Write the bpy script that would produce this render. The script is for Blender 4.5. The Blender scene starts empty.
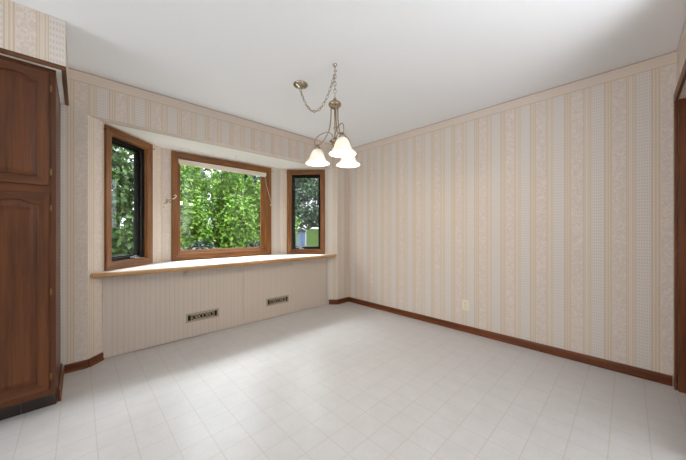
import bpy, bmesh, math, random
import numpy as np
from mathutils import Vector, Matrix
random.seed(7); rng = np.random.default_rng(11)
sc = bpy.context.scene
COL = sc.collection
PI = math.pi

# ------------------------------------------------------------------ key dimensions (metres)
CAM_H = 1.1306; YAW = math.radians(46.063); FPX = 274.73
XR, YW, CH = 3.126, 3.109, 2.44            # right wall, window wall, ceiling height
BL, BR, BD = 0.058, 2.874, 0.628           # bay opening left / right, bay depth (45 degree sides)
YB = YW + BD
BZ = 2.092                                  # bay ceiling height
SEAT = 0.772                                # window seat height
YN = -0.245                                 # near return wall
XL, YF = -3.2, -3.4                         # far left / front limits of the room

# ------------------------------------------------------------------ node helpers
def mat(name):
    m = bpy.data.materials.new(name); m.use_nodes = True
    nt = m.node_tree; nt.nodes.clear()
    out = nt.nodes.new('ShaderNodeOutputMaterial')
    b = nt.nodes.new('ShaderNodeBsdfPrincipled')
    nt.links.new(b.outputs[0], out.inputs[0])
    return m, nt, b, out
def lin(c):
    return tuple(((v/255)/12.92 if v/255 <= .04045 else ((v/255+.055)/1.055)**2.4) for v in c) + (1,)
def node(nt, t, **kw):
    n = nt.nodes.new(t)
    for k, v in kw.items(): setattr(n, k, v)
    return n
def math_(nt, op, a, b=None, c=None):
    n = nt.nodes.new('ShaderNodeMath'); n.operation = op
    for i, v in enumerate((a, b, c)):
        if v is None: continue
        if isinstance(v, (int, float)): n.inputs[i].default_value = v
        else: nt.links.new(v, n.inputs[i])
    return n.outputs[0]
def mixc(nt, fac, a, b, mode='MIX'):
    n = nt.nodes.new('ShaderNodeMix'); n.data_type = 'RGBA'; n.blend_type = mode
    def put(sock, v):
        if isinstance(v, (int, float)): sock.default_value = v
        elif isinstance(v, tuple): sock.default_value = v
        else: nt.links.new(v, sock)
    put(n.inputs[0], fac); put(n.inputs[6], a); put(n.inputs[7], b)
    return n.outputs[2]
def ramp(nt, fac, stops, interp='LINEAR'):
    n = nt.nodes.new('ShaderNodeValToRGB'); n.color_ramp.interpolation = interp
    els = n.color_ramp.elements
    while len(els) < len(stops): els.new(0.5)
    for e, (p, c) in zip(els, stops): e.position = p; e.color = c
    nt.links.new(fac, n.inputs[0]); return n.outputs[0]
def noise(nt, vec, scale, detail=3, rough=.55):
    n = nt.nodes.new('ShaderNodeTexNoise'); n.inputs['Scale'].default_value = scale
    n.inputs['Detail'].default_value = detail; n.inputs['Roughness'].default_value = rough
    if vec is not None: nt.links.new(vec, n.inputs['Vector'])
    return n.outputs[0]
def mapping(nt, vec, scale):
    n = nt.nodes.new('ShaderNodeMapping'); n.inputs['Scale'].default_value = scale
    nt.links.new(vec, n.inputs['Vector']); return n.outputs[0]
def bump(nt, b, h, strength, dist=.01):
    n = nt.nodes.new('ShaderNodeBump'); n.inputs['Strength'].default_value = strength
    n.inputs['Distance'].default_value = dist
    nt.links.new(h, n.inputs['Height']); nt.links.new(n.outputs[0], b.inputs['Normal'])
def plain(name, c, rough=.5, metal=0, spec=.5):
    m, nt, b, o = mat(name)
    b.inputs['Base Color'].default_value = lin(c); b.inputs['Roughness'].default_value = rough
    b.inputs['Metallic'].default_value = metal; b.inputs['Specular IOR Level'].default_value = spec
    return m
def wood(name, dark, light, axis, rough=.38, scale=1.0):
    m, nt, b, o = mat(name)
    tc = node(nt, 'ShaderNodeTexCoord')
    s = [26*scale]*3; s[axis] = 1.6*scale
    v = mapping(nt, tc.outputs['Object'], s)
    n1 = noise(nt, v, 1.0, 4, .6)
    s2 = [120*scale]*3; s2[axis] = 5*scale
    n2 = noise(nt, mapping(nt, tc.outputs['Object'], s2), 1.0, 2, .5)
    c1 = ramp(nt, n1, [(.32, lin(dark)), (.68, lin(light))])
    pores = ramp(nt, n2, [(.34, (.72, .69, .66, 1)), (.5, (1, 1, 1, 1))])
    nt.links.new(mixc(nt, .7, c1, pores, 'MULTIPLY'), b.inputs['Base Color'])
    b.inputs['Roughness'].default_value = rough; b.inputs['Specular IOR Level'].default_value = .32
    bump(nt, b, n2, .08, .002)
    return m

# ------------------------------------------------------------------ materials
def wallpaper():
    m, nt, b, o = mat('striped_wallpaper')
    uv = node(nt, 'ShaderNodeUVMap'); sep = node(nt, 'ShaderNodeSeparateXYZ')
    nt.links.new(uv.outputs[0], sep.inputs[0])
    u, v = sep.outputs[0], sep.outputs[1]
    P = .258
    fr = math_(nt, 'FRACT', math_(nt, 'DIVIDE', u, P))
    grey = lin((216, 208, 201)); gold = lin((202, 183, 155)); tan = lin((215, 202, 190)); dam = lin((210, 197, 187))
    pl = lin((215, 203, 192))
    st = [(0, grey), (.312, gold), (.340, tan), (.388, gold), (.412, tan), (.452, gold), (.480, tan), (.500, dam),
          (.800, gold), (.815, tan), (.838, gold), (.852, pl), (.930, gold), (.948, tan), (.982, gold)]
    base = ramp(nt, fr, st, 'CONSTANT')
    # dotted stripe
    k = 2*PI/.027
    a = math_(nt, 'SINE', math_(nt, 'MULTIPLY', math_(nt, 'ADD', u, math_(nt, 'MULTIPLY', v, .55)), k))
    c = math_(nt, 'SINE', math_(nt, 'MULTIPLY', math_(nt, 'SUBTRACT', u, math_(nt, 'MULTIPLY', v, .55)), k))
    dots = math_(nt, 'GREATER_THAN', math_(nt, 'MULTIPLY', a, c), .35)
    isdot = math_(nt, 'LESS_THAN', fr, .31)
    d1 = mixc(nt, math_(nt, 'MULTIPLY', math_(nt, 'MULTIPLY', dots, isdot), .65), base, lin((192, 184, 178)))
    # damask figure
    cmb = node(nt, 'ShaderNodeCombineXYZ'); nt.links.new(u, cmb.inputs[0]); nt.links.new(v, cmb.inputs[1])
    vz = node(nt, 'ShaderNodeTexNoise'); vz.inputs['Scale'].default_value = 34; vz.inputs['Detail'].default_value = 1.5
    vz.inputs['Distortion'].default_value = 2.2; nt.links.new(cmb.outputs[0], vz.inputs['Vector'])
    fig = math_(nt, 'GREATER_THAN', vz.outputs[0], .53)
    isd = math_(nt, 'MULTIPLY', math_(nt, 'GREATER_THAN', fr, .5), math_(nt, 'LESS_THAN', fr, .8))
    d2 = mixc(nt, math_(nt, 'MULTIPLY', math_(nt, 'MULTIPLY', fig, isd), .6), d1, lin((226, 215, 205)))
    # horizontal border under the ceiling
    isb = math_(nt, 'GREATER_THAN', v, 2.346)
    bc = mixc(nt, math_(nt, 'MULTIPLY', dots, .45), lin((217, 203, 191)), lin((204, 191, 180)))
    edge = math_(nt, 'LESS_THAN', math_(nt, 'ABSOLUTE', math_(nt, 'SUBTRACT', v, 2.350)), .004)
    bc = mixc(nt, edge, bc, gold)
    edge2 = math_(nt, 'GREATER_THAN', v, 2.431)
    bc = mixc(nt, edge2, bc, lin((182, 160, 142)))
    col = mixc(nt, isb, d2, bc)
    nt.links.new(col, b.inputs['Base Color'])
    b.inputs['Roughness'].default_value = .55; b.inputs['Specular IOR Level'].default_value = .3
    return m
M = {}
M['paper'] = wallpaper()
def panel_mat():
    m, nt, b, o = mat('grooved_panel')
    tc = node(nt, 'ShaderNodeTexCoord'); sep = node(nt, 'ShaderNodeSeparateXYZ')
    nt.links.new(tc.outputs['Object'], sep.inputs[0])
    fr = math_(nt, 'FRACT', math_(nt, 'DIVIDE', math_(nt, 'ADD', sep.outputs[0], 5.0), .0815))
    c = ramp(nt, fr, [(0, lin((196, 184, 173))), (.07, lin((209, 197, 186))), (.40, lin((207, 195, 184))), (.45, lin((200, 188, 177))),
                      (.52, lin((209, 197, 186)))], 'CONSTANT')
    n = noise(nt, mapping(nt, tc.outputs['Object'], (160, 160, 3)), 1, 2)
    c2 = mixc(nt, .25, c, ramp(nt, n, [(.3, (.86, .84, .82, 1)), (.7, (1, 1, 1, 1))]), 'MULTIPLY')
    nt.links.new(c2, b.inputs['Base Color']); b.inputs['Roughness'].default_value = .5
    h = math_(nt, 'GREATER_THAN', fr, .07); bump(nt, b, h, .4, .002)
    return m
M['panel'] = panel_mat()
def floor_mat():
    m, nt, b, o = mat('vinyl_tile_floor')
    tc = node(nt, 'ShaderNodeTexCoord'); sep = node(nt, 'ShaderNodeSeparateXYZ')
    nt.links.new(tc.outputs['Object'], sep.inputs[0])
    T = .1524
    def line(s, off, w):
        fr = math_(nt, 'FRACT', math_(nt, 'DIVIDE', math_(nt, 'ADD', s, 10*T - off + T/2), T))
        return math_(nt, 'MULTIPLY', math_(nt, 'ABSOLUTE', math_(nt, 'SUBTRACT', fr, .5)), T)   # metres to nearest joint
    d = math_(nt, 'MINIMUM', line(sep.outputs[0], .071, 0), line(sep.outputs[1], .071, 0))
    g = node(nt, 'ShaderNodeMapRange'); g.inputs[1].default_value = .0012; g.inputs[2].default_value = .0034
    nt.links.new(d, g.inputs[0])
    n1 = noise(nt, tc.outputs['Object'], 9, 4)
    n2 = noise(nt, tc.outputs['Object'], 70, 3)
    base = ramp(nt, n1, [(.3, lin((200, 199, 199))), (.7, lin((206, 205, 205)))])
    base = mixc(nt, .35, base, ramp(nt, n2, [(.35, (.91, .90, .89, 1)), (.6, (1, 1, 1, 1))]), 'MULTIPLY')
    nt.links.new(mixc(nt, g.outputs[0], lin((191, 187, 181)), base), b.inputs['Base Color'])
    b.inputs['Roughness'].default_value = .30; b.inputs['Specular IOR Level'].default_value = .4
    n3 = noise(nt, tc.outputs['Object'], 160, 2)
    h = math_(nt, 'ADD', math_(nt, 'MULTIPLY', n3, .35), g.outputs[0])
    bump(nt, b, h, .10, .003)
    return m
M['floor'] = floor_mat()
def ceil_mat():
    m, nt, b, o = mat('white_ceiling_paint')
    tc = node(nt, 'ShaderNodeTexCoord'); n = noise(nt, tc.outputs['Object'], 60, 3)
    b.inputs['Base Color'].default_value = lin((241, 243, 245)); b.inputs['Roughness'].default_value = .9
    bump(nt, b, n, .15, .004); return m
M['ceiling'] = ceil_mat()
M['white'] = plain('white_paint', (238, 236, 231), .6)
M['laminate'] = plain('white_laminate', (238, 234, 228), .3)
CB = ((76, 42, 19), (102, 58, 29))
M['oak_v'] = wood('cabinet_oak_vertical', CB[0], CB[1], 2); M['oak_h'] = wood('cabinet_oak_horizontal', CB[0], CB[1], 0)
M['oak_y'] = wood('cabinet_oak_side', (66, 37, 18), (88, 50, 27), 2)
WC = ((106, 64, 31), (142, 93, 50))
M['case_v'] = wood('casing_oak_vertical', WC[0], WC[1], 2, .32); M['case_h'] = wood('casing_oak_horizontal', WC[0], WC[1], 0, .32)
BB = ((84, 42, 18), (124, 68, 32))
M['base_x'] = wood('baseboard_wood', BB[0], BB[1], 0, .35); M['base_y'] = wood('baseboard_wood_long', BB[0], BB[1], 1, .35)
M['trim_v'] = wood('door_trim_wood', (88, 47, 21), (124, 72, 37), 2, .35)
M['soffit_trim_x'] = wood('soffit_trim_wood', (84, 52, 29), (124, 80, 46), 0, .45)
M['soffit_trim_y'] = wood('soffit_trim_wood_side', (84, 52, 29), (124, 80, 46), 1, .45)
M['nosing'] = wood('light_oak_edge', (176, 132, 88), (205, 164, 118), 0, .4)
M['kick'] = plain('black_toe_kick', (44, 34, 28), .5)
M['black'] = plain('black_metal', (16, 15, 15), .55, 0, .15)
M['dark_sash'] = plain('dark_sash', (20, 17, 15), .7, 0, .1)
M['brass'] = plain('antique_brass', (168, 150, 126), .22, 1); M['bronze'] = plain('hinge_bronze', (150, 118, 76), .35, 1)
M['nickel'] = plain('brushed_nickel', (178, 166, 148), .2, 1)
M['steel'] = plain('steel_handle', (150, 148, 148), .3, 1)
M['ivory'] = plain('ivory_plastic', (226, 217, 194), .4)
M['shade_fabric'] = plain('cream_shade_fabric', (226, 216, 200), .8)
M['knob'] = plain('white_knob', (224, 216, 204), .35)
M['grille'] = plain('bronze_grille', (174, 160, 142), .5, .15)
M['void'] = plain('dark_opening_shade', (20, 17, 15), .8)  # near-black colour stands in for shade in gaps and openings
M['socket'] = plain('socket_dark', (92, 82, 70), .6)
M['siding'] = plain('exterior_siding', (190, 186, 178), .8)
def glass_mat():
    m, nt, b, o = mat('window_glass'); nt.nodes.remove(b)
    tr = node(nt, 'ShaderNodeBsdfTransparent'); gl = node(nt, 'ShaderNodeBsdfGlossy')
    gl.inputs['Roughness'].default_value = .0; gl.inputs['Color'].default_value = (1, 1, 1, 1)
    tr.inputs['Color'].default_value = (.96, .98, .97, 1)
    lw = node(nt, 'ShaderNodeLayerWeight'); lw.inputs['Blend'].default_value = .5
    fr_ = math_(nt, 'ADD', math_(nt, 'MULTIPLY', math_(nt, 'POWER', lw.outputs['Facing'], 5), .9), .035)
    mx = node(nt, 'ShaderNodeMixShader')
    nt.links.new(fr_, mx.inputs[0]); nt.links.new(tr.outputs[0], mx.inputs[1]); nt.links.new(gl.outputs[0], mx.inputs[2])
    nt.links.new(mx.outputs[0], o.inputs[0]); return m
M['glass'] = glass_mat()
def screen_mat():
    m, nt, b, o = mat('insect_screen')
    tr = node(nt, 'ShaderNodeBsdfTransparent'); mx = node(nt, 'ShaderNodeMixShader'); mx.inputs[0].default_value = .14
    b.inputs['Base Color'].default_value = lin((44, 46, 46)); b.inputs['Roughness'].default_value = .7
    nt.links.new(tr.outputs[0], mx.inputs[1]); nt.links.new(b.outputs[0], mx.inputs[2])
    nt.links.new(mx.outputs[0], o.inputs[0]); return m
M['screen'] = screen_mat()
def lamp_glass():
    m, nt, b, o = mat('frosted_lamp_glass'); nt.nodes.remove(b)
    d = node(nt, 'ShaderNodeBsdfDiffuse'); d.inputs[0].default_value = (.86, .85, .83, 1)
    t = node(nt, 'ShaderNodeBsdfTranslucent'); t.inputs[0].default_value = (.40, .385, .36, 1)
    e = node(nt, 'ShaderNodeEmission'); e.inputs[0].default_value = (1, .96, .9, 1); e.inputs[1].default_value = .17
    mx = node(nt, 'ShaderNodeMixShader'); mx.inputs[0].default_value = .5
    nt.links.new(d.outputs[0], mx.inputs[1]); nt.links.new(t.outputs[0], mx.inputs[2])
    ad = node(nt, 'ShaderNodeAddShader'); nt.links.new(mx.outputs[0], ad.inputs[0]); nt.links.new(e.outputs[0], ad.inputs[1])
    nt.links.new(ad.outputs[0], o.inputs[0]); return m
M['lamp_glass'] = lamp_glass()
def emit(name, c, s):
    m, nt, b, o = mat(name); b.inputs['Emission Color'].default_value = c; b.inputs['Emission Strength'].default_value = s
    return m
M['bulb'] = emit('glowing_bulb', (1, .92, .8, 1), 6)
def leaf(name, c1, c2, c3, gloss=.5):
    m, nt, b, o = mat(name)
    g = node(nt, 'ShaderNodeNewGeometry')
    c = ramp(nt, g.outputs['Random Per Island'], [(0, lin(c1)), (.55, lin(c2)), (1, lin(c3))])
    nt.links.new(c, b.inputs['Base Color']); b.inputs['Roughness'].default_value = gloss; b.inputs['Specular IOR Level'].default_value = .18
    tl = node(nt, 'ShaderNodeBsdfTranslucent'); nt.links.new(c, tl.inputs[0])
    mx = node(nt, 'ShaderNodeMixShader'); mx.inputs[0].default_value = .35
    nt.links.new(b.outputs[0], mx.inputs[1]); nt.links.new(tl.outputs[0], mx.inputs[2])
    nt.links.new(mx.outputs[0], o.inputs[0]); return m
M['leaf_bright'] = leaf('bright_green_leaf', (42, 70, 10), (68, 104, 19), (112, 136, 56))
M['leaf_mid'] = leaf('green_leaf', (30, 50, 15), (47, 72, 23), (80, 102, 58))
M['leaf_dark'] = leaf('dark_green_needle', (14, 24, 14), (22, 34, 21), (36, 50, 34))
M['leaf_tree'] = leaf('tree_leaf', (28, 46, 24), (42, 62, 36), (64, 86, 58))
M['petal'] = leaf('peach_petal', (146, 104, 64), (150, 118, 84), (156, 140, 110))
M['bark'] = plain('bark', (70, 58, 48), .9)
def grass_mat():
    m, nt, b, o = mat('lawn_grass')
    tc = node(nt, 'ShaderNodeTexCoord'); n = noise(nt, tc.outputs['Object'], 1.2, 6, .7)
    nt.links.new(ramp(nt, n, [(.3, lin((24, 32, 13))), (.7, lin((36, 46, 21)))]), b.inputs['Base Color'])
    b.inputs['Roughness'].default_value = .95; b.inputs['Specular IOR Level'].default_value = 0; return m
M['grass'] = grass_mat()
M['locker_white'] = plain('locker_white', (118, 123, 134), .6); M['locker_blue'] = plain('locker_blue', (82, 104, 138), .6)
M['locker_roof'] = plain('locker_roof', (52, 50, 49), .8)

# ------------------------------------------------------------------ mesh helpers
class MB:
    def __init__(s): s.bm = bmesh.new()
    def poly(s, pts, mi=0):
        f = s.bm.faces.new([s.bm.verts.new(p) for p in pts]); f.material_index = mi; return f
    def box(s, x0, x1, y0, y1, z0, z1, bev=0, mi=0):
        b = bmesh.new()
        bmesh.ops.create_cube(b, size=1, matrix=Matrix.Translation(((x0+x1)/2, (y0+y1)/2, (z0+z1)/2)) @ Matrix.Diagonal((abs(x1-x0), abs(y1-y0), abs(z1-z0), 1)))
        if bev: bmesh.ops.bevel(b, geom=b.edges[:], offset=bev, segments=2, affect='EDGES', profile=.5)
        s.merge(b, mi=mi); return s
    def merge(s, b, mtx=None, mi=None):
        vm = {}
        for v in b.verts: vm[v] = s.bm.verts.new(mtx @ v.co if mtx else v.co)
        for f in b.faces:
            try:
                n = s.bm.faces.new([vm[v] for v in f.verts]); n.material_index = f.material_index if mi is None else mi; n.smooth = f.smooth
            except ValueError: pass
        b.free()
    def tube(s, pts, r, seg=8, caps=True, closed=False, mi=0):
        pts = [Vector(p) for p in pts]; n = len(pts)
        rs = r if isinstance(r, (list, tuple)) else [r]*n
        rings = []; prev = None
        for i, p in enumerate(pts):
            if closed: t = pts[(i+1) % n] - pts[i-1]
            else: t = pts[min(i+1, n-1)] - pts[max(i-1, 0)]
            t = t.normalized() if t.length > 1e-9 else Vector((0, 0, 1))
            if prev is None:
                a = t.orthogonal().normalized()
            else:
                a = prev - t*prev.dot(t); a = a.normalized() if a.length > 1e-6 else t.orthogonal().normalized()
            prev = a; b = t.cross(a)
            rings.append([s.bm.verts.new(p + rs[i]*(math.cos(2*PI*k/seg)*a + math.sin(2*PI*k/seg)*b)) for k in range(seg)])
        for i in range(n if closed else n-1):
            A, B = rings[i], rings[(i+1) % n]
            for k in range(seg):
                f = s.bm.faces.new((A[k], A[(k+1) % seg], B[(k+1) % seg], B[k])); f.smooth = True; f.material_index = mi
        if caps and not closed:
            for R, rev in ((rings[0], True), (rings[-1], False)):
                f = s.bm.faces.new(R[::-1] if rev else R); f.material_index = mi
        return s
    def lathe(s, prof, seg=24, c=(0, 0, 0), mtx=None, mi=0, cap=True):
        b = bmesh.new(); rings = []
        for r, z in prof:
            rings.append([b.verts.new((c[0]+r*math.cos(2*PI*k/seg), c[1]+r*math.sin(2*PI*k/seg), c[2]+z)) for k in range(seg)])
        for A, B in zip(rings, rings[1:]):
            for k in range(seg):
                f = b.faces.new((A[k], A[(k+1) % seg], B[(k+1) % seg], B[k])); f.smooth = True
        if cap:
            b.faces.new(rings[0][::-1]); b.faces.new(rings[-1])
        s.merge(b, mtx, mi); return s
    def prism(s, outline, y0, y1, mi=0):           # outline in x,z -> extruded along y
        A = [s.bm.verts.new((x, y0, z)) for x, z in outline]; B = [s.bm.verts.new((x, y1, z)) for x, z in outline]
        s.bm.faces.new(A).material_index = mi; s.bm.faces.new(B[::-1]).material_index = mi
        n = len(A)
        for i in range(n): s.bm.faces.new((A[i], B[i], B[(i+1) % n], A[(i+1) % n])).material_index = mi
        return s
    def frame(s, W, H, prof):                     # closed profile (inset, y) swept round a mitred rectangle; slots: 0 upright, 1 level
        cor = [(-W/2, 0, 1, 1), (W/2, 0, -1, 1), (W/2, H, -1, -1), (-W/2, H, 1, -1)]
        R = [[s.bm.verts.new((x+sx*d, y, z+sz*d)) for d, y in prof] for x, z, sx, sz in cor]
        n = len(prof)
        for i in range(4):
            A, B = R[i], R[(i+1) % 4]
            for k in range(n):
                f = s.bm.faces.new((A[k], A[(k+1) % n], B[(k+1) % n], B[k])); f.material_index = 1 if i in (0, 2) else 0
        return s
    def build(s, name, mats, parent=None, fix=True, uv=None):
        if fix: bmesh.ops.recalc_face_normals(s.bm, faces=s.bm.faces)
        if uv:
            L = s.bm.loops.layers.uv.new('UVMap')
            for f in s.bm.faces:
                for l in f.loops: l[L].uv = uv(l.vert.co, f.normal)
        me = bpy.data.meshes.new(name); s.bm.to_mesh(me); s.bm.free()
        for m in (mats if isinstance(mats, (list, tuple)) else [mats]): me.materials.append(m)
        o = bpy.data.objects.new(name, me); COL.objects.link(o)
        if parent: o.parent = parent
        return o
def tag(o, label=None, cat=None, group=None, kind=None):
    if label: o['label'] = label
    if cat: o['category'] = cat
    if group: o['group'] = group
    if kind: o['kind'] = kind
    return o
def empty(name, loc=(0, 0, 0), rz=0, **kw):
    o = bpy.data.objects.new(name, None); COL.objects.link(o); o.location = loc; o.rotation_euler = (0, 0, rz)
    o.empty_display_size = .1
    return tag(o, **kw)
def struct(o, label, cat): return tag(o, label, cat, kind='structure')

# ------------------------------------------------------------------ room shell
TH = .12
b = MB(); b.box(XL, XR+TH, YF, YW+TH*0, -.1, 0); b.box(BL, BR, YW, YW+.2, -.1, 0)
struct(b.build('floor', M['floor']), 'cream vinyl tile floor in six inch squares', 'floor')
b = MB(); b.box(XL, XR+TH, YF, YW+TH, CH, CH+.1)
struct(b.build('ceiling', M['ceiling']), 'white painted ceiling over the whole room', 'ceiling')
b = MB(); b.box(XR, XR+TH, YN-TH, YW+TH, 0, CH)
struct(b.build('wall_right', M['paper'], uv=lambda p, n: (-p.y+.217, p.z)), 'long striped wallpaper wall with the power outlet', 'wall')
b = MB(); b.box(XL, BL, YW, YW+TH, 0, CH); b.box(BR, XR, YW, YW+TH, 0, CH); b.box(BL, BR, YW, YW+TH, BZ, CH)
struct(b.build('wall_back', M['paper'], uv=lambda p, n: (p.x+.148 if abs(n.y) > .5 else p.y, min(p.z, 2.33) if abs(n.z) > .5 else p.z)),
       'striped wallpaper wall around the bay window opening', 'wall')
# near return wall with a doorway
DX0, DX1, DH = 2.24, 3.055, 2.055
b = MB(); b.box(2.12, DX0, YN-TH, YN, 0, CH); b.box(DX1, XR, YN-TH, YN, 0, CH); b.box(DX0, DX1, YN-TH, YN, DH, CH)
struct(b.build('wall_near', M['paper'], uv=lambda p, n: (p.x+.21, p.z)), 'short wallpapered return wall holding the brown door', 'wall')
# shell beyond the camera: plain walls with a wide patio opening and a kitchen opening
b = MB(); b.box(XL-TH, XL, YF, YW+TH, 0, CH); struct(b.build('wall_left', M['white']), 'plain white wall at the far kitchen side', 'wall')
b = MB(); b.box(XL, 2.12, YF-TH, YF, 0, CH)
struct(b.build('wall_front', M['white']), 'plain white kitchen wall behind the viewer', 'wall')
b = MB(); b.box(2.12, 2.12+TH, YF-TH, YN-TH, 0, CH); struct(b.build('wall_hall', M['white']), 'plain white wall behind the doorway', 'wall')

# bay walls
LS = BD*math.sqrt(2)                                           # length of a slanted side
def bay_wall(name, length, x0, x1, z0, z1, loc, rz, label, uoff):
    m = MB(); m.box(0, x0, 0, TH, 0, BZ+.02); m.box(x1, length, 0, TH, 0, BZ+.02); m.box(x0, x1, 0, TH, 0, z0); m.box(x0, x1, 0, TH, z1, BZ+.02)
    o = m.build(name, M['paper'], uv=lambda p, n: (p.x+uoff, p.z)); o.location = loc; o.rotation_euler = (0, 0, rz)
    return struct(o, label, 'wall')
CW = .066
WZ0, WH = SEAT+.003, 1.298
WINS = []
def hole(xc, W): return xc-W/2+CW-.011, xc+W/2-CW+.011, WZ0+CW-.011, WZ0+WH-CW+.011
lw_c, rw_c, cw_c = .4425, LS-.4845, .754           # window centres along each wall
LW, RW, CWD = .583, .589, 1.300
h = hole(lw_c, LW); bay_wall('wall_bay_left', LS, *h, (BL, YW, 0), PI/4, 'slanted left side of the bay', .07)
h = hole(rw_c, RW); bay_wall('wall_bay_right', LS, *h, (BR-BD, YB, 0), -PI/4, 'slanted right side of the bay', .03)
h = hole(cw_c, CWD); bay_wall('wall_bay_center', BR-BL-2*BD, *h, (BL+BD, YB, 0), 0, 'centre wall of the bay', .11)
b = MB()
zc0, zc1 = BZ, BZ+.06
A = [(BL+TH, YW+TH), (BR-TH, YW+TH), (BR-BD, YB), (BL+BD, YB)]
b.bm.verts.ensure_lookup_table()
lo = [b.bm.verts.new((x, y, zc0)) for x, y in A]; hi = [b.bm.verts.new((x, y, zc1)) for x, y in A]
b.bm.faces.new(lo); b.bm.faces.new(hi)
for i in range(4): b.bm.faces.new((lo[i], lo[(i+1) % 4], hi[(i+1) % 4], hi[i]))
struct(b.build('ceiling_bay', M['white']), 'white underside of the bay', 'ceiling')
b = MB(); b.box(BL-.3, BR+.3, YW+TH+.01, YB+.22, BZ+.07, BZ+.16)
struct(b.build('trim_bay_roof', M['siding']), 'roof over the bay outside', 'roof')

# ------------------------------------------------------------------ windows
def make_window(name, loc, rz, W, side, label):
    root = empty(name, loc, rz); struct(root, label, 'window')
    m2 = [M['case_v'], M['case_h']]
    MB().frame(W, WH, [(0, -.001), (0, -.017), (.010, -.020), (.046, -.016), (.050, -.012), (CW, -.011), (CW, -.001)]).build('casing', m2, root)
    MB().frame(W, WH, [(CW-.010, .001), (CW-.010, .118), (CW+.008, .118), (CW+.008, .001)]).build('jamb', m2, root)
    q = CW+.008
    if side:
        sf = MB().frame(W, WH, [(q, .028), (q, .042), (q+.026, .042), (q+.026, .028)]).build('screen_frame', M['black'], root)
        sf['label'] = 'black screen frame'
        m = MB(); a = q+.026
        m.poly([(-W/2+a, .036, a), (W/2-a, .036, a), (W/2-a, .036, WH-a), (-W/2+a, .036, WH-a)])
        m.build('insect_screen', M['screen'], sf)
        MB().frame(W, WH, [(q, .068), (q, .112), (q+.034, .112), (q+.038, .090), (q+.034, .068)]).build('sash', M['dark_sash'], root)
        a = q+.034
        MB().box(-W/2+a, W/2-a, .088, .093, a, WH-a).build('glass', M['glass'], root)
        c = MB(); x = .09 if side < 0 else -.07
        c.box(x-.035, x+.035, -.002, .026, q+.001, q+.014, .003)
        c.tube([(x, .012, q+.014), (x, .008, q+.026), (x-.02, .004, q+.030), (x-.075, -.002, q+.018), (x-.085, -.002, q+.020)], [.007, .006, .005, .005, .007], 8)
        o = c.build('crank_handle', M['steel'], root); o['label'] = 'metal window crank'
    else:
        MB().frame(W, WH, [(q, .040), (q, .112), (q+.040, .112), (q+.040, .082), (q+.030, .074), (q+.024, .074), (q+.022, .060), (q+.010, .056), (q+.008, .040)]).build('sash', m2, root)
        a = q+.038
        MB().box(-W/2+a, W/2-a, .092, .097, a, WH-a).build('glass', M['glass'], root)
    return root
c45 = math.cos(PI/4)
make_window('window_1', (BL+lw_c*c45, YW+lw_c*c45, WZ0), PI/4, LW, -1, 'narrow casement window on the left slant of the bay')
make_window('window_2', (BL+BD+cw_c, YB, WZ0), 0, CWD, 0, 'wide fixed window in the centre of the bay')
make_window('window_3', (BR-BD+rw_c*c45, YB-rw_c*c45, WZ0), -PI/4, RW, 1, 'narrow casement window on the right slant of the bay')

# window pegs (little nails for a curtain rod at the casing tops)
def peg(x, y, z, dx, dy, label):
    m = MB(); d = Vector((dx, dy, 0)).normalized()
    m.tube([(0, 0, 0), d*.018, d*.020, d*.026], [.0025, .0025, .006, .005], 8)
    o = m.build('curtain_peg', M['black']); o.location = (x, y, z); tag(o, label, 'peg', 'black pegs beside the window casings')
def onwall(s, which, off=.0):
    if which == 'L': return BL+s*c45+off*c45, YW+s*c45-off*c45
    if which == 'R': return BR-BD+s*c45-off*c45, YB-s*c45-off*c45
    return BL+BD+s, YB-off
x, y = onwall(lw_c+LW/2+.012, 'L', .0005); peg(x, y, WZ0+WH-.045, c45, -c45, 'tiny black peg at upper right of the left casement casing')
x, y = onwall(lw_c-LW/2-.010, 'L', .0005); peg(x, y, WZ0+WH-.045, c45, -c45, 'tiny black peg at upper left of the left casement casing')
x, y = onwall(cw_c+CWD/2+.012, 'C', .0005); peg(x, y, WZ0+WH-.045, 0, -1, 'tiny black peg at upper right of the wide centre window')
x, y = onwall(rw_c-RW/2-.012, 'R', .0005); peg(x, y, WZ0+WH-.045, -c45, -c45, 'tiny black peg at upper left of the right casement casing')

# ------------------------------------------------------------------ roller shade and its cord
cx = BL+BD+cw_c
r = empty('roller_blind', (cx, YB+.024, WZ0+WH-CW-.055), label='rolled up cream shade across the top of the centre window', cat='blind')
W = CWD-2*CW-.03
m = MB(); m.lathe([(.022, -W/2+.01), (.022, W/2-.01)], 20, mtx=Matrix.Translation((0, 0, .018)) @ Matrix.Rotation(PI/2, 4, 'Y')); m.build('roll', M['shade_fabric'], r)
MB().box(-W/2, W/2, -.0265, -.0245, -.012, .040, .0008).build('valance', M['shade_fabric'], r)
MB().box(-W/2+.005, W/2-.005, -.0235, -.0165, -.024, -.006, .002).build('bottom_bar', M['shade_fabric'], r)
for s in (-1, 1):
    MB().box(s*(W/2), s*(W/2+.006), -.024, .022, -.002, .046).build('bracket', M['knob'], r)
pts = []
xe = W/2-.02
for i in range(17):
    t = i/16
    pts.append((xe+.0+t*t*.105, -.030-.024*min(1, t*2.2), .0-.43*t+.05*math.sin(PI*t)*t))
MB().tube(pts, .0022, 6).build('pull_cord', M['shade_fabric'], r)
cl = empty('cord_cleat', (cx+CWD/2-.014, YB-.0195, WZ0+WH-CW-.055-.435), label='small cream cord cleat on the right casing of the centre window', cat='cleat')
m = MB(); m.box(-.006, .006, -.004, 0, -.012, .012, .001); m.build('plate', M['ivory'], cl)
m = MB(); m.tube([(0, -.004, 0), (0, -.012, 0), (0, -.014, .010), (0, -.014, .02)], .002, 6); m.build('hook', M['ivory'], cl)

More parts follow.
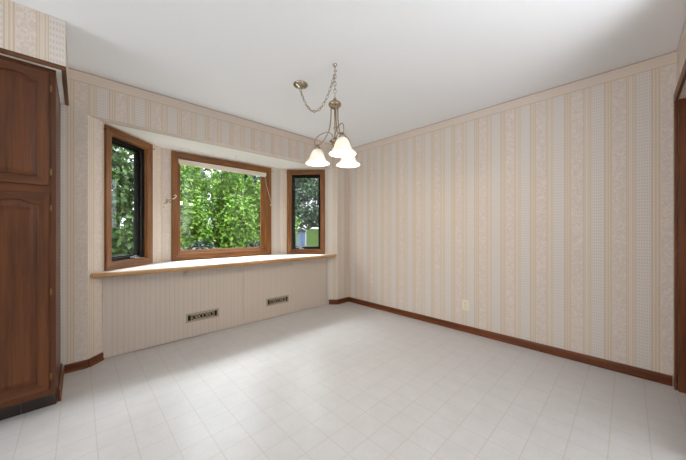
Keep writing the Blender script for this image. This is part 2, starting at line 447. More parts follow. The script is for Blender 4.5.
# ------------------------------------------------------------------ window seat
seat = empty('window_bench', ((BL+BR)/2, YW+.1, 0), label='built-in window seat filling the bay, white top and grooved front', cat='bench')
ox, oy = (BL+BR)/2, YW+.1
# slab top
front = [(.080, YW+.020), (.20, YW-.010), (.40, YW-.030), (.70, YW-.044), (1.1, YW-.050), (1.5, YW-.050), (2.0, YW-.046), (2.5, YW-.036), (2.80, YW-.010), (2.852, YW+.020)]
back = [(BR-BD-.003, YB-.002), (BL+BD+.003, YB-.002)]
def slab(mb, pts, z0, z1):
    lo = [mb.bm.verts.new((x-ox, y-oy, z0)) for x, y in pts]; hi = [mb.bm.verts.new((x-ox, y-oy, z1)) for x, y in pts]
    mb.bm.faces.new(lo[::-1]); mb.bm.faces.new(hi); n = len(lo)
    for i in range(n): mb.bm.faces.new((lo[i], lo[(i+1) % n], hi[(i+1) % n], hi[i]))
def clampx(p):
    x, y = p; d = max(0, y-YW)
    return (min(max(x, BL+d+.004), BR-d-.004), y)
fr2 = [clampx((x, y+.016)) for x, y in front]
b = MB(); slab(b, fr2+[(BR-BD-.004, YB-.002), (BL+BD+.004, YB-.002)], SEAT-.03, SEAT-.0005); b.build('seat_top', M['laminate'], seat)
# rounded wooden nosing swept along the front edge
pr = []
for k in range(9):
    a = -PI/2 - PI*k/8
    pr.append((.016*math.cos(a)*.9 - .0, .0195*math.sin(a)))
b = MB(); rings = []
ext = [(front[0][0]-.006, front[0][1]+.012)] + front + [(front[-1][0]+.006, front[-1][1]+.012)]
for i, (x, y) in enumerate(ext):
    p0 = Vector(ext[max(i-1, 0)]); p1 = Vector(ext[min(i+1, len(ext)-1)]); t = (p1-p0).normalized(); nn = Vector((-t.y, t.x))
    sc_ = .55 if i in (0, len(ext)-1) else 1
    prof = [(.015, .0185), (-.006, .0195), (-.013, .0150), (-.0165, .006), (-.0165, -.006), (-.013, -.0150), (-.006, -.0195), (.015, -.0195)]
    rings.append([b.bm.verts.new((x+nn.x*d*sc_-ox, y+nn.y*d*sc_-oy, SEAT-.0190+z*sc_)) for d, z in prof])
n = len(rings[0])
for A, B in zip(rings, rings[1:]):
    for k in range(n):
        f = b.bm.faces.new((A[k], A[(k+1) % n], B[(k+1) % n], B[k]))
b.bm.faces.new(rings[0]); b.bm.faces.new(rings[-1][::-1])
o = b.build('front_edge', M['nosing'], seat); o['label'] = 'rounded light oak front edge'
YP = 3.200
for x0, x1 in ((.1545, 1.4195), (1.4225, 2.728)):
    b = MB(); b.box(x0-ox, x1-ox, YP-oy, YP+.016-oy, .006, SEAT-.041, .0015); p = b.build('panel', M['panel'], seat)
    kx = .806 if x0 < 1 else 2.111
    m = MB(); m.lathe([(.006, 0), (.006, .010), (.016, .014), (.018, .022), (.012, .029), (.003, .031)], 14, mtx=Matrix.Translation((kx-ox, YP-oy-.0002, .690)) @ Matrix.Rotation(PI/2, 4, 'X'))
    m.build('knob', M['knob'], p)
b = MB(); b.box(.19-ox, 2.70-ox, YP+.03-oy, YP+.05-oy, 0, SEAT-.04); b.build('backing', M['void'], seat)  # dark sheet painted as the shade behind the panel gaps
for i, x in enumerate((.154, 2.728)):                           # dark end fillets of the baseboard beside the panels
    pass

# vent grilles in the seat front
def make_grille(x0, x1, label):
    W, H = x1-x0, .095
    g = empty('vent_grille', ((x0+x1)/2, YP-.0004, .166), label=label, cat='vent grille', group='bronze vent grilles on the window seat')
    MB().frame(W, H, [(0, 0), (0, -.004), (.004, -.007), (.016, -.007), (.019, -.003), (.019, 0)]).build('frame', M['grille'], g)
    MB().box(-W/2+.017, W/2-.017, -.0016, -.0006, .017, H-.017).build('dark_backing', M['void'], g)  # dark sheet colours the grille openings as shaded hollows
    s = MB(); zc = H/2; hh = .0285
    xs = [-.115, .115]
    for x in xs: s.box(x-.003, x+.003, -.006, -.0018, zc-hh, zc+hh)
    n = 6; step = .21/n
    for k in range(n):
        xc = -.105+step*(k+.5)
        ring = [(xc+.0155*math.cos(a), -.004, zc+.0215*math.sin(a)) for a in [2*PI*j/18 for j in range(18)]]
        s.tube(ring, .0029, 6, closed=True)
        sp = []
        for j in range(16):
            a = 2*PI*j/15*1.15 + (PI if k % 2 else 0); rr = .012*(1-j/17)
            sp.append((xc+rr*math.cos(a), -.004, zc+1.2*rr*math.sin(a)))
        if k in (1, 4): s.tube(sp, .0020, 5)
    for z in (zc-.0265, zc+.0265): s.box(-.112, .112, -.0055, -.0018, z-.0022, z+.0022)
    s.build('scrollwork', M['grille'], g)
    return g
make_grille(.807, 1.138, 'bronze scroll vent grille on the left panel of the window seat')
make_grille(1.727, 2.057, 'bronze scroll vent grille on the right panel of the window seat')

# ------------------------------------------------------------------ baseboards
BH, BT = .072, .013
def baseboard(name, p0, p1, m, label, h=BH, z0=0):
    """board along p0->p1 whose left side faces the room"""
    p0, p1 = Vector(p0), Vector(p1); d = p1-p0; L = d.length
    b = MB(); prof = [(0, 0), (-BT-.006, 0), (-BT-.006, .012), (-BT, .018), (-BT, h-.012), (-BT+.005, h), (0, h)]
    A = [b.bm.verts.new((0, y, z)) for y, z in prof]; B = [b.bm.verts.new((L, y, z)) for y, z in prof]
    n = len(A); b.bm.faces.new(A); b.bm.faces.new(B[::-1])
    for i in range(n): b.bm.faces.new((A[i], B[i], B[(i+1) % n], A[(i+1) % n]))
    o = b.build(name, m); o.location = (p0.x, p0.y, z0); o.rotation_euler = (0, 0, math.atan2(d.y, d.x))
    return struct(o, label, 'baseboard')
baseboard('baseboard_right', (XR-.0005, YW-.015), (XR-.0005, YN+.022), M['base_x'], 'brown baseboard along the long right wall')
baseboard('baseboard_back_right', (BR, YW-.0005), (XR-.001, YW-.0005), M['base_x'], 'short brown baseboard right of the bay')
baseboard('baseboard_back_left', (-.08, YW-.0005), (BL, YW-.0005), M['base_x'], 'short brown baseboard left of the bay', .066)
q = .128
baseboard('baseboard_bay_left', (BL, YW-.0005), (BL+.092, YW+.0915), M['base_x'], 'short slanted brown baseboard at the left of the window seat', .066)
baseboard('baseboard_bay_right', (BR-.092, YW+.0915), (BR, YW-.0005), M['base_x'], 'short slanted brown baseboard at the right of the window seat')
baseboard('baseboard_cabinet_side', (-.0995, 2.60), (-.0995, YW-.02), M['base_x'], 'brown board along the foot of the cabinet side', .085).rotation_euler = (0, 0, PI/2)
o = bpy.data.objects['baseboard_cabinet_side']; o.location = (-.0995, YW-.02, 0); o.rotation_euler = (0, 0, -PI/2)
o.location = (-.1003, 2.615, 0); o.rotation_euler = (0, 0, PI/2)

# ------------------------------------------------------------------ soffit with wooden edge trim
SX, SY, SZ = -.058, 2.436, 2.136
b = MB(); b.box(-1.6, SX, SY, YW-.001, SZ+.001, CH-.001)
for f in b.bm.faces:
    f.normal_update()
    if f.calc_center_median().z < SZ+.002: f.material_index = 1
def suv(p, n):
    if abs(n.z) > .5: return (.2, 1.0)
    return (p.x+.128, min(p.z, 2.33)) if abs(n.y) > .5 else (p.y*.1+.04, min(p.z, 2.33))
so = b.build('wall_soffit', [M['paper'], M['white']], uv=suv); struct(so, 'wallpapered soffit box above the tall cabinet', 'soffit')
b = MB(); b.box(-1.6, SX+.004, SY-.006, SY+.014, SZ-.006, SZ+.018, .002); struct(b.build('trim_1', M['soffit_trim_x']), 'brown edge trim along the soffit front', 'trim')
b = MB(); b.box(SX-.018, SX+.004, SY+.0185, YW-.002, SZ-.006, SZ+.018, .002); struct(b.build('trim_2', M['soffit_trim_y']), 'brown edge trim along the soffit side', 'trim')

# ------------------------------------------------------------------ tall pantry cabinet
CX1, CX0, CY = -.101, -.745, 2.510
cab = empty('pantry_cabinet', ((CX0+CX1)/2, CY, 0), label='tall reddish oak pantry cabinet with arched panel doors', cat='cabinet')
px, py = (CX0+CX1)/2, CY
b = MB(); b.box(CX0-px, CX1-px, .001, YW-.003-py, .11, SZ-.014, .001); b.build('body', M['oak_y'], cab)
# face frame
b = MB()
FRZ = SZ-.014
for x0, x1 in ((CX0, CX0+.045), (CX1-.045, CX1), (-.4445, -.4005)): b.box(x0-px, x1-px, -.018, .0005, .11, FRZ, .001, 0)
for z0, z1 in ((.11, .165), (1.352, 1.418), (FRZ-.03, FRZ)):
    for x0, x1 in ((CX0+.045, -.4445), (-.4005, CX1-.045)): b.box(x0-px, x1-px, -.0175, .0005, z0, z1, .001, 1)
b.build('face_frame', [M['oak_v'], M['oak_h']], cab)
b = MB(); b.box(CX0-px, -.255-px, .085, .10, 0, .109); b.box(-.253-px, CX1-.001-px, .085, .10, 0, .109); o = b.build('toe_kick', M['kick'], cab); o['label'] = 'black toe kick'
b = MB(); b.box(CX0-px, CX1-px, -.022, .004, FRZ+.0005, SZ-.0005, .001); b.build('top_moulding', M['oak_h'], cab)
def outline(w, h, st, rb, rt, arch, n=14):
    """opening of a door: stiles st, bottom rail rb, top rail rt, eyebrow arch"""
    x0, x1 = -w/2+st, w/2-st; pts = [(x0, rb), (x1, rb)]
    zt = h-rt-arch
    for i in range(n+1):
        t = i/n; x = x1+(x0-x1)*t; a = math.sin(PI*t); pts.append((x, zt+arch*a**.9))
    return pts
def offset(pts, d):
    out = []; n = len(pts)
    for i in range(n):
        p0, p, p1 = Vector(pts[i-1]), Vector(pts[i]), Vector(pts[(i+1) % n])
        a = (p-p0).normalized(); c = (p1-p).normalized()
        na, nc = Vector((-a.y, a.x)), Vector((-c.y, c.x)); m_ = (na+nc); m_ = m_.normalized() if m_.length > 1e-6 else na
        k = d/max(.35, m_.dot(na)); out.append((p.x+m_.x*k, p.y+m_.y*k))
    return out
def make_door(w, h, x, z, parent, hinge, hz):
    th = .019
    d = MB(); inner = outline(w, h, .044, .050, .040, .036)
    # outer points paired to the inner outline
    outer = []
    n = len(inner)
    for i, (ix, iz) in enumerate(inner):
        if i == 0: outer.append((-w/2, 0))
        elif i == 1: outer.append((w/2, 0))
        elif i == 2: outer.append((w/2, h))
        elif i == n-1: outer.append((-w/2, h))
        else: outer.append((ix*(w/2)/(w/2-.044), h))
    i2 = offset(inner, .006)
    bev = [(max(-w/2+.003, min(w/2-.003, a)), max(.003, min(h-.003, c))) for a, c in outer]
    levels = [(outer, 0), (outer, -th+.003), (bev, -th), (inner, -th), (i2, -th+.007), (i2, 0)]
    R = [[d.bm.verts.new((a, y, c)) for a, c in L] for L, y in levels]
    for A, B in zip(R, R[1:]+[R[0]]):
        for k in range(n):
            f = d.bm.faces.new((A[k], A[(k+1) % n], B[(k+1) % n], B[k]))
            f.material_index = 1 if (k == 0 or (2 <= k < n-1)) else 0
    dr = d.build('door', [M['oak_v'], M['oak_h']], parent); dr.location = (x-px, -.0185, z)
    p = MB(); a0 = offset(inner, .0065); a1 = offset(inner, .012); a2 = offset(inner, .036)
    L = [(a0, -.002), (a0, -.008), (a1, -.009), (a2, -.016)]
    R = [[p.bm.verts.new((a, y, c)) for a, c in l] for l, y in L]
    for A, B in zip(R, R[1:]):
        for k in range(n): p.bm.faces.new((A[k], A[(k+1) % n], B[(k+1) % n], B[k]))
    p.bm.faces.new(R[0]); p.bm.faces.new(R[-1][::-1])
    p.build('raised_panel', M['oak_v'], dr)
    for zz in hz:
        hg = MB(); s = hinge
        hg.tube([(s*(w/2+.0035), -.0035, zz-.022), (s*(w/2+.0035), -.0035, zz+.022)], .0024, 8)
        hg.box(s*(w/2+.004), s*(w/2+.010), -.0016, -.0005, zz-.018, zz+.018)
        o = hg.build('hinge', M['bronze'], dr); o['label'] = 'brass hinge'
DW = .287
for xc, hs in ((-.1285-DW/2, 1), (-.4295-DW/2, -1)):
    make_door(DW, FRZ-.014-1.410, xc, 1.410, cab, hs, [.085, .605])
    make_door(DW, 1.360-.152, xc, .152, cab, hs, [.075, .60, 1.12])

# ------------------------------------------------------------------ doorway on the near wall
dr = empty('door_1', ((DX0+DX1)/2, YN, 0)); struct(dr, 'brown wooden door and casing at the right edge', 'door')
m = MB(); W = DX1-DX0
prof = [(0, .0005), (0, .014), (.010, .018), (.05, .014), (.062, .010), (.066, .010), (.066, .0005)]
for s in (-1, 1):
    x0, x1 = s*(W/2-.004), s*(W/2+.064)
    MB().box(min(x0, x1), max(x0, x1), .0005, .016, 0, DH-.004, .003).build('casing', M['trim_v'], dr)
MB().box(-W/2-.064, W/2+.064, .0005, .016, DH-.0035, DH+.064, .003).build('head_casing', M['soffit_trim_x'], dr)
for s in (-1, 1):
    x0, x1 = s*W/2, s*(W/2-.018)
    MB().box(min(x0, x1), max(x0, x1), -TH, -.0005, 0, DH-.001).build('jamb', M['trim_v'], dr)
d = MB(); d.box(-W/2+.02, W/2-.02, -.105, -.068, .01, DH-.02, .002)
ds = d.build('door_slab', M['trim_v'], dr)
for z0, z1 in ((.2, .95), (1.1, 1.85)):
    for s in (-1, 1):
        MB().box(s*.05 if s > 0 else -.31, .31 if s > 0 else -.05, -.0675, -.060, z0, z1, .004).build('door_panel', M['trim_v'], ds)
MB().lathe([(.012, 0), (.012, .03), (.027, .04), (.027, .055), (.01, .065)], 16, mtx=Matrix.Translation((-W/2+.09, -.0675, .95)) @ Matrix.Rotation(-PI/2, 4, 'X')).build('knob', M['brass'], ds)

# ------------------------------------------------------------------ outlet
ou = empty('power_outlet', (XR-.0004, 1.263, .298), -PI/2, label='ivory power outlet low on the long striped wall', cat='outlet')
MB().box(-.035, .035, -.006, 0, -.057, .057, .0025).build('cover_plate', M['ivory'], ou)
for z in (-.021, .021):
    m = MB(); m.lathe([(.0165, 0), (.0165, .0025), (.0155, .003)], 18, mtx=Matrix.Translation((0, -.0061, z)) @ Matrix.Rotation(PI/2, 4, 'X'))
    s = m.build('socket', M['ivory'], ou)
    m = MB()
    for x in (-.006, .006): m.box(x-.0012, x+.0012, -.0098, -.0092, z-.001, z+.009)
    m.lathe([(.0028, 0), (.0028, .0006)], 10, mtx=Matrix.Translation((0, -.0092, z-.008)) @ Matrix.Rotation(PI/2, 4, 'X'))
    m.build('slots', M['socket'], s)
m = MB(); m.lathe([(.003, 0), (.0025, .0012)], 10, mtx=Matrix.Translation((0, -.0061, 0)) @ Matrix.Rotation(PI/2, 4, 'X')); m.build('screw', M['steel'], ou)

# ------------------------------------------------------------------ curtain holdbacks beside the centre window
def scroll(c, r0, turns, a0, sgn, n=26):
    out = []
    for i in range(n):
        t = i/(n-1); rr = r0*(1-.86*t); a = a0+sgn*2*PI*turns*t
        out.append((c[0]+rr*math.cos(a), c[1], c[2]+rr*math.sin(a)))
    return out
def holdback(loc, rz, mir, full, label):
    r = empty('curtain_holdback', loc, rz, label=label, cat='curtain holdback')
    s = mir
    m = MB(); m.box(-.009, .009, -.004, 0, -.032, .030, .0015); m.build('wall_plate', M['ivory'], r)
    a = MB()
    if full:
        a.tube([(0, -.004, .0), (s*.010, -.03, .012), (s*.045, -.045, .035), (s*.10, -.055, .058), (s*.135, -.058, .066)], .0035, 8)
        for c, rr, a0 in (((s*.035, -.042, .010), .016, 0), ((s*.068, -.050, .022), .017, 1.5), ((s*.100, -.055, .034), .014, 3.0), ((s*.052, -.046, .048), .011, 2.0)):
            a.tube(scroll(c, rr*1.15, 1.6, a0, s), .0033, 6)
        a.tube([(0, -.004, -.02), (s*.008, -.014, -.026), (s*.006, -.02, -.040), (-s*.004, -.02, -.040)], .003, 6)
        o = a.build('scroll_arm', M['nickel'], r); o['label'] = 'metal scroll arm'
        l = MB(); l.tube([(s*.132, -.056, .060), (s*.160, -.064, .070), (s*.186, -.070, .090), (s*.190, -.070, .102), (s*.178, -.067, .108), (s*.150, -.062, .100)], .0055, 8)
        o = l.build('loop', M['ivory'], r); o['label'] = 'white loop end'
    else:
        a.tube([(0, -.004, .012), (s*.02, -.03, .030), (s*.050, -.042, .044), (s*.085, -.050, .078), (s*.094, -.052, .088)], .0048, 8)
        a.tube(scroll((s*.040, -.040, .058), .015, 1.4, 0, s), .0026, 6)
        a.tube([(0, -.004, .005), (s*.006, -.022, .0), (-s*.002, -.026, -.04), (-s*.012, -.024, -.05), (-s*.018, -.02, -.03)], .0042, 8)
        a.build('scroll_arm', M['ivory'], r)
x, y = onwall(.022, 'C', .0008); holdback((x, y, 1.44), 0, .62, True, 'metal scroll curtain holdback left of the centre window')
x, y = onwall(.075, 'R', .0008); holdback((x, y, 1.49), -PI/4, -.62, False, 'small white curtain holdback right of the centre window')
# little hook under the bay ceiling
m = MB(); m.tube([(0, 0, 0), (0, 0, -.018), (.006, 0, -.026), (.012, 0, -.022), (.012, 0, -.014)], .002, 6); o = m.build('ceiling_hook', M['steel'])
o.location = (1.44, 3.45, BZ-.0005); tag(o, 'tiny hook under the bay ceiling over the centre window', 'hook')

# ------------------------------------------------------------------ chandelier
HX, HY = 1.455, 1.602
RIMZ = 1.676
ch = empty('chandelier', (HX, HY, CH), label='three-light swag chandelier with white bell glass shades', cat='chandelier')
def L(x, y, z): return (x-HX, y-HY, z-CH)
def link(mb, p, d, spin, ln=.036, wd=.020, r=.0026):
    d = Vector(d).normalized(); a = d.orthogonal().normalized(); bb = d.cross(a)
    w = a*math.cos(spin)+bb*math.sin(spin); pts = []
    for k in range(14):
        t = 2*PI*k/14; pts.append(Vector(p)+d*(ln/2-.0)*math.cos(t)+w*(wd/2)*math.sin(t))
    mb.tube(pts, r, 6, closed=True)
m = MB()
m.lathe([(.018, 0), (.018, -.006), (.008, -.012), (.006, -.024)], 14)
m.tube([(0, 0, -.02), (0, 0, -.034), (.012, -.002, -.042), (.014, -.002, -.052), (0, 0, -.060), (-.012, 0, -.052)], .0034, 8)
m.build('ceiling_hook', M['nickel'], ch)
CNX, CNY = 1.430, 2.030
m = MB(); m.lathe([(.064, -.0005), (.066, -.006), (.060, -.016), (.040, -.026), (.016, -.031), (.010, -.038), (.004, -.040)], 28, c=L(CNX, CNY, CH)); m.build('canopy', M['nickel'], ch)
HUBT = 2.200
m = MB(); i = 0; z = CH-.065
while z > HUBT+.012:
    link(m, L(HX, HY, z), (0, 0, 1), PI/2*(i % 2)); z -= .029; i += 1
m.build('chain', M['nickel'], ch)
# swag
a = Vector(L(HX, HY, CH-.062)); e = Vector(L(CNX, CNY, CH-.052)); n = 200; P = []
for k in range(n+1):
    t = k/n; p = a.lerp(e, t); p.z -= .245*(1-(2*t-1)**2)**.92; P.append(p)
m = MB(); acc = 0; i = 0; last = P[0]
for k in range(1, n):
    acc += (P[k]-P[k-1]).length
    if acc >= .029:
        link(m, P[k], P[k+1]-P[k-1], PI/2*(i % 2)+.5); acc = 0; i += 1
m.tube(P, .0010, 5)
m.build('swag_chain', M['nickel'], ch)
# hub
m = MB()
m.tube([Vector(L(HX, HY, HUBT-.008))+Vector((.014*math.cos(t)*math.cos(.8), .014*math.cos(t)*math.sin(.8), .014*math.sin(t))) for t in [2*PI*k/16 for k in range(16)]], .003, 6, closed=True)
m.lathe([(.003, -.022), (.010, -.028), (.014, -.040), (.030, -.052), (.046, -.062), (.051, -.072), (.049, -.084), (.040, -.092), (.030, -.094), (.026, -.104), (.010, -.108)], 28, c=L(HX, HY, HUBT))
m.build('hub', M['brass'], ch)
m = MB(); zb = 1.83
m.tube([L(HX, HY, HUBT-.1), L(HX, HY, zb)], .005, 8)
m.lathe([(.004, 0.10), (.011, .092), (.013, .085), (.006, .076)], 14, c=L(HX, HY, zb+.02))
m.lathe([(.006, .034), (.020, .024), (.040, .010), (.042, .004), (.022, -.012), (.015, -.030), (.018, -.040), (.008, -.054), (.002, -.058)], 20, c=L(HX, HY, zb))
m.build('centre_stem', M['brass'], ch)
def bez(p, n=10):
    """Catmull-Rom through points"""
    P = [Vector(q) for q in p]; P = [2*P[0]-P[1]]+P+[2*P[-1]-P[-2]]; out = []
    for i in range(1, len(P)-2):
        for k in range(n):
            t = k/n; p0, p1, p2, p3 = P[i-1:i+3]
            out.append(.5*((2*p1)+(-p0+p2)*t+(2*p0-5*p1+4*p2-p3)*t*t+(-p0+3*p1-3*p2+p3)*t**3))
    out.append(P[-2]); return out
SH = .116
lamps = []
for (sx, sy) in ((1.399, 1.751), (1.353, 1.408), (1.616, 1.613)):
    dx, dy = sx-HX, sy-HY; R = math.hypot(dx, dy); ux, uy = dx/R, dy/R
    def A(r, z): return (ux*r, uy*r, z-CH)
    zt = RIMZ+SH
    arm = MB()
    arm.tube(bez([A(.034, HUBT-.092), A(.036, 2.02), A(.050, 1.94), A(.085, 1.875), A(R-.035, 1.838), A(R-.004, zt+.030)]), .0048, 8)
    arm.build('arm', M['brass'], ch)
    scr = MB()
    scr.tube(bez([A(.012, 1.845), A(.022, 1.885), A(.055, 1.915), A(R*.62, 1.915), A(R*.92, 1.902), A(R+.018, 1.875), A(R+.026, 1.848), A(R+.018, 1.826), A(R+.004, 1.824)]), .0036, 8)
    scr.build('scroll', M['brass'], ch)
    cap = MB(); cap.lathe([(.006, .040), (.009, .036), (.010, .026), (.022, .020), (.026, .010), (.026, .0), (.022, -.004)], 20, c=(dx, dy, zt-CH)); cap.build('socket_cap', M['brass'], ch)
    g = MB()
    outp = [(.023, .0), (.030, -.006), (.042, -.018), (.052, -.036), (.058, -.056), (.064, -.074), (.076, -.092), (.090, -.106), (.0965, -.114), (.0965, -.116)]
    inp = [(r-.003, z+.001) for r, z in outp[::-1]]
    g.lathe(outp+inp+[outp[0]], 36, c=(dx, dy, zt-CH), cap=False)
    gs = g.build('lamp_shade', M['lamp_glass'], ch); gs['label'] = 'white frosted bell glass'
    bl = MB(); bl.lathe([(.010, -.006), (.012, -.024), (.022, -.045), (.027, -.062), (.024, -.078), (.012, -.088), (.002, -.090)], 18, c=(dx, dy, zt-CH)); bl.build('bulb', M['bulb'], ch)
    lamps.append((sx, sy, zt-.075))

# ------------------------------------------------------------------ outside: lawn, shrubs, trees
def gz(x, y):
    d = math.hypot(x-2, y-3.5)
    t = min(1, max(0, (d-9)/24)); t = t*t*(3-2*t)
    return -.45+1.85*t
b = MB(); G = 28; gx0, gx1, gy0, gy1 = -30, 46, YB+.3, 70
V = [[b.bm.verts.new((gx0+(gx1-gx0)*i/G, gy0+(gy1-gy0)*j/G, gz(gx0+(gx1-gx0)*i/G, gy0+(gy1-gy0)*j/G))) for i in range(G+1)] for j in range(G+1)]
for j in range(G):
    for i in range(G):
        f = b.bm.faces.new((V[j][i], V[j][i+1], V[j+1][i+1], V[j+1][i])); f.smooth = True
tag(b.build('lawn', M['grass']), 'green lawn rising away outside the bay window', 'lawn', kind='structure')
def leaves(name, blobs, n, size, m, parent=None, fold=.35, up=.3, fill=.55, clip=None):
    """blobs: (x,y,z,rx,ry,rz) -> one mesh of n separate folded leaves"""
    B = np.array(blobs); vol = B[:, 3]*B[:, 5]; pick = rng.choice(len(B), n, p=vol/vol.sum())
    d = rng.normal(size=(n, 3)); d /= np.linalg.norm(d, axis=1)[:, None]
    rad = fill+(1-fill)*rng.random(n)**.6
    lump = 1+.16*np.sin(d[:, 0]*7+pick)*np.sin(d[:, 2]*8+pick*2)
    c = B[pick, :3]+d*B[pick, 3:]*(rad*lump)[:, None]
    if clip:
        k = (np.abs(c[:, 0]) < clip[0]-size*.7) & (np.abs(c[:, 1]) < clip[1]-size*.7) & (c[:, 2] > .1); c = c[k]; d = d[k]; n = len(c)
    nrm = d+rng.normal(size=(n, 3))*.6; nrm[:, 2] += up; nrm /= np.linalg.norm(nrm, axis=1)[:, None]
    t = rng.normal(size=(n, 3)); t -= nrm*(t*nrm).sum(1)[:, None]; t /= np.linalg.norm(t, axis=1)[:, None]
    s = np.cross(nrm, t); ln = size*(.6+.8*rng.random(n))[:, None]; w = ln*.26
    v = np.stack([c-t*ln*.5, c+s*w+nrm*w*fold, c+t*ln*.5-nrm*ln*.08, c-s*w+nrm*w*fold], 1).reshape(-1, 3)
    i0 = np.arange(n)*4
    faces = np.stack([np.stack([i0, i0+1, i0+2], 1), np.stack([i0, i0+2, i0+3], 1)], 1).reshape(-1, 3)
    me = bpy.data.meshes.new(name)
    me.vertices.add(len(v)); me.vertices.foreach_set('co', v.ravel().astype(np.float32))
    me.loops.add(faces.size); me.loops.foreach_set('vertex_index', faces.ravel().astype(np.int32))
    me.polygons.add(len(faces)); me.polygons.foreach_set('loop_start', np.arange(0, faces.size, 3, dtype=np.int32))
    me.update(calc_edges=True); me.validate()
    me.materials.append(m); o = bpy.data.objects.new(name, me); COL.objects.link(o)
    if parent: o.parent = parent
    return o
def stems(parent, h, spread, n=7, r=.02, name='stems'):
    s = MB()
    for k in range(n):
        a = 2*PI*k/n+random.random(); e = Vector((math.cos(a)*spread, math.sin(a)*spread, h*.8))
        s.tube(bez([(math.cos(a)*.04, math.sin(a)*.04, -.03), tuple(e*.35+Vector((0, 0, .1))), tuple(e*.75), tuple(e)], 5), [r]*16, 6)
    s.build(name, M['bark'], parent)
def shrub(x0, x1, y0, y1, h, m, n, size, label, cat='shrub', group=None, spires=0):
    x, y, w, dp = (x0+x1)/2, (y0+y1)/2, x1-x0, y1-y0
    r = empty('garden_shrub', (x, y, gz(x, y)), label=label, cat=cat, group=group)
    bl = [(0, 0, h*.42, w*.62, dp*.5, h*.44)]
    for k in range(8):
        bl.append((random.uniform(-.4, .4)*w, random.uniform(-.3, .3)*dp, h*random.uniform(.25, .78), w*.26, dp*.26, h*.2))
    for k in range(spires):
        bl.append((random.uniform(-.45, .45)*w, random.uniform(-.3, .3)*dp, h*random.uniform(.80, .98), w*.10, w*.09, h*.15))
    leaves('foliage', bl, n, size, m, r, clip=(w/2, dp/2))
    stems(r, h, min(w, dp)*.28)
    return r
shrub(-3.2, -1.0, 6.1, 7.9, 3.2, M['leaf_mid'], 5000, .15, 'leafy shrub beyond the left end of the row')
shrub(-.98, .98, 5.9, 7.6, 4.3, M['leaf_mid'], 24000, .12, 'broad leafy shrub outside the left casement window', spires=5)
f1 = shrub(1.0, 2.18, 6.0, 7.8, 3.25, M['leaf_bright'], 17000, .085, 'bright green shrub at left of the centre window', spires=9)
shrub(2.2, 3.28, 6.0, 7.8, 3.2, M['leaf_bright'], 17000, .085, 'bright green shrub in the middle of the centre window', spires=9)
shrub(3.3, 4.5, 6.2, 8.0, 2.85, M['leaf_bright'], 17000, .085, 'bright green shrub at right of the centre window', spires=8)
shrub(1.0, 2.1, 4.9, 5.85, 1.6, M['leaf_dark'], 9000, .085, 'low dark shrub at lower left of the centre window')
shrub(2.15, 3.4, 5.0, 5.95, 1.5, M['leaf_dark'], 9000, .085, 'low dark shrub at lower right of the centre window')
def tree(name, x, y, trunk_h, blobs, n, size, m, label, cat='tree', clip=None):
    r = empty(name, (x, y, gz(x, y)), label=label, cat=cat)
    leaves('foliage', blobs, n, size, m, r, fill=.2, clip=clip)
    t = MB(); top = max(q[2] for q in blobs)
    t.tube(bez([(0, 0, -.05), (.04, .02, trunk_h*.5), (-.03, .05, trunk_h), (.02, .03, top*.95)], 6), [.16-.006*i for i in range(19)], 10)
    for q in blobs[1:]:
        t.tube(bez([(0, .03, trunk_h*.85), (q[0]*.45, q[1]*.45, (trunk_h+q[2])*.5+.1), (q[0]*.9, q[1]*.9, q[2])], 5), [.06-.004*i for i in range(11)], 6)
    t.build('trunk', M['bark'], r); return r
bl = [(-.8, .7, 3.9, 1.3, 1.3, 1.2)]
for k in range(15):
    a = 2.4*k; q = random.uniform(.5, 1.7); bl.append((-1.0+math.cos(a)*q, .95+math.sin(a)*q, 1.75+3.4*k/14, .72, .72, .5))
tree('garden_tree', 9.25, 10.0, 1.6, bl, 9000, .16, M['leaf_tree'], 'tall loose leafy tree seen through the right casement window')
for (x, y, h, q0, n_, lab) in ((2.55, 11.2, 5.9, 1.25, 9000, 'dark evergreen tree behind the left of the shrub row'), (5.15, 11.6, 5.7, 1.2, 9000, 'dark evergreen tree behind the middle of the shrub row'),
                      (6.4, 15.2, 5.5, 1.15, 8000, 'dark evergreen tree behind the right of the shrub row'), (-.5, 11.0, 6.7, 1.3, 8000, 'dark evergreen tree seen past the left casement window')):
    bl = [(0, 0, h*.5, q0*.95, q0*.95, h*.42)]
    for k in range(10):
        a = k*2.4; q = 1.1*q0*(1-k/24); bl.append((math.cos(a)*q*.6, math.sin(a)*q*.6, h*(.16+.078*k), .75*(1-k/18), .75*(1-k/18), .5))
    tree('evergreen_tree', x, y, h*.5, bl, n_, .19, M['leaf_dark'], lab, clip=(1.26, 1.26))
bl = [(0, 0, 1.4, 3.4, 1.4, 1.5), (3.0, .4, 1.6, 2, 1.2, 1.4), (-3, 0, 1.5, 2, 1.2, 1.3)]
r = empty('far_hedge', (21, 28, gz(21, 28)), -.6, label='far hedge along the top of the lawn beyond the tree', cat='hedge')
leaves('foliage', bl, 4500, .35, M['leaf_tree'], r); stems(r, 1.6, 1.4, 5, .05)
# pale locker on the lawn
lx, ly = 9.35, 13.25
lk = empty('garden_locker', (lx, ly, gz(lx, ly)), -PI/4, label='narrow pale blue and white upright locker on the lawn', cat='locker')
zt = 1.20-gz(lx, ly)
MB().box(-.26, .26, 0, .4, -.02, zt-.12, .01).build('body', M['locker_white'], lk)
MB().box(-.02, .17, -.02, .0, .1, zt-.18, .004).build('door', M['locker_blue'], lk)
m = MB(); m.prism([(-.30, zt-.12), (.30, zt-.12), (.30, zt-.06), (0, zt+.10), (-.30, zt-.02)], -.04, .44); m.build('roof', M['locker_roof'], lk)

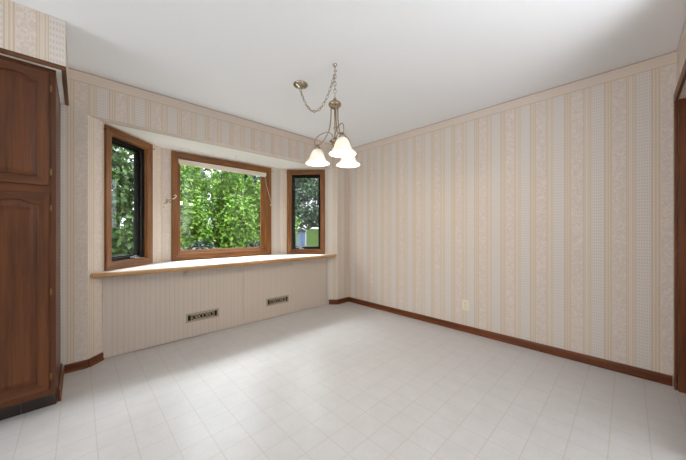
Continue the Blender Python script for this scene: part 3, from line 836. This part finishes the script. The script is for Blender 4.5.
# ------------------------------------------------------------------ light
LM = [1, 1, 1, 1, 1, 1, 1]
w = bpy.data.worlds.new('overcast_sky'); sc.world = w; w.use_nodes = True
nt = w.node_tree; nt.nodes.clear(); out = node(nt, 'ShaderNodeOutputWorld'); bg = node(nt, 'ShaderNodeBackground')
tc = node(nt, 'ShaderNodeTexCoord'); sep = node(nt, 'ShaderNodeSeparateXYZ'); nt.links.new(tc.outputs['Generated'], sep.inputs[0])
def g_(v): return (v*.93, v, v*1.08, 1)
sky = ramp(nt, sep.outputs[2], [(0, g_(.10)), (.30, g_(.15)), (.55, g_(.22)), (.68, g_(.45)), (.78, g_(.98)), (.88, g_(1)), (.95, g_(.25)), (1, g_(.2))])
nt.links.new(sky, bg.inputs[0])
bg.inputs[1].default_value = 32.0*LM[0]; nt.links.new(bg.outputs[0], out.inputs[0])
def area(name, loc, rot, sx, sy, power, col):
    l = bpy.data.lights.new(name, 'AREA'); l.shape = 'RECTANGLE'; l.size = sx; l.size_y = sy; l.energy = power; l.color = col
    o = bpy.data.objects.new(name, l); COL.objects.link(o); o.location = loc; o.rotation_euler = rot; return o
area('added_upfill_right', (1.45, -1.0, 1.0), (PI, 0, 0), 1.0, 1.0, 24*LM[2], (.95, .98, 1.03))  # unseen fill added behind the camera, bounces light off the ceiling
area('added_upfill_left', (.9, -1.3, 1.1), (PI, 0, 0), 1.0, 1.0, 28*LM[3], (.95, .98, 1.03))  # second unseen upward fill, added to lift ceiling and walls
area('added_side_fill', (XL+.02, 1.7, 1.4), (0, -PI/2, 0), 1.3, 2.4, 58*LM[4], (.95, .98, 1.02))  # unseen fill added in front of the solid left wall, no window there
l = bpy.data.lights.new('veiled_sun', 'SUN'); l.energy = 7*LM[1]; l.angle = math.radians(27); l.color = (.97, 1, 1.04)
o = bpy.data.objects.new('veiled_sun', l); COL.objects.link(o); o.rotation_euler = (math.radians(-36), 0, math.radians(-20)); o.location = (1, 6, 8)
for i, p in enumerate(lamps):
    l = bpy.data.lights.new('lamp_glow', 'POINT'); l.energy = 7*LM[6]; l.color = (1, .82, .58); l.shadow_soft_size = .03
    o = bpy.data.objects.new('lamp_glow', l); COL.objects.link(o); o.location = (p[0], p[1], p[2]-.05)

# ------------------------------------------------------------------ camera
cd = bpy.data.cameras.new('camera'); cam = bpy.data.objects.new('camera', cd); COL.objects.link(cam)
cam.location = (0, 0, CAM_H); cam.rotation_euler = (PI/2, 0, YAW-PI/2)
cd.sensor_fit = 'HORIZONTAL'; cd.sensor_width = 36; cd.lens = 36*FPX/686; cd.shift_y = .8/686; cd.clip_start = .03; cd.clip_end = 300
sc.camera = cam
sc.view_settings.view_transform = 'Standard'; sc.view_settings.look = 'None'; sc.view_settings.gamma = 1
sc.view_settings.exposure = 0.02; sc.view_settings.use_curve_mapping = False
sc.cycles.use_denoising = True
sc.cycles.max_bounces = 10; sc.cycles.diffuse_bounces = 6; sc.cycles.transparent_max_bounces = 16
sc.cycles.sample_clamp_indirect = 8
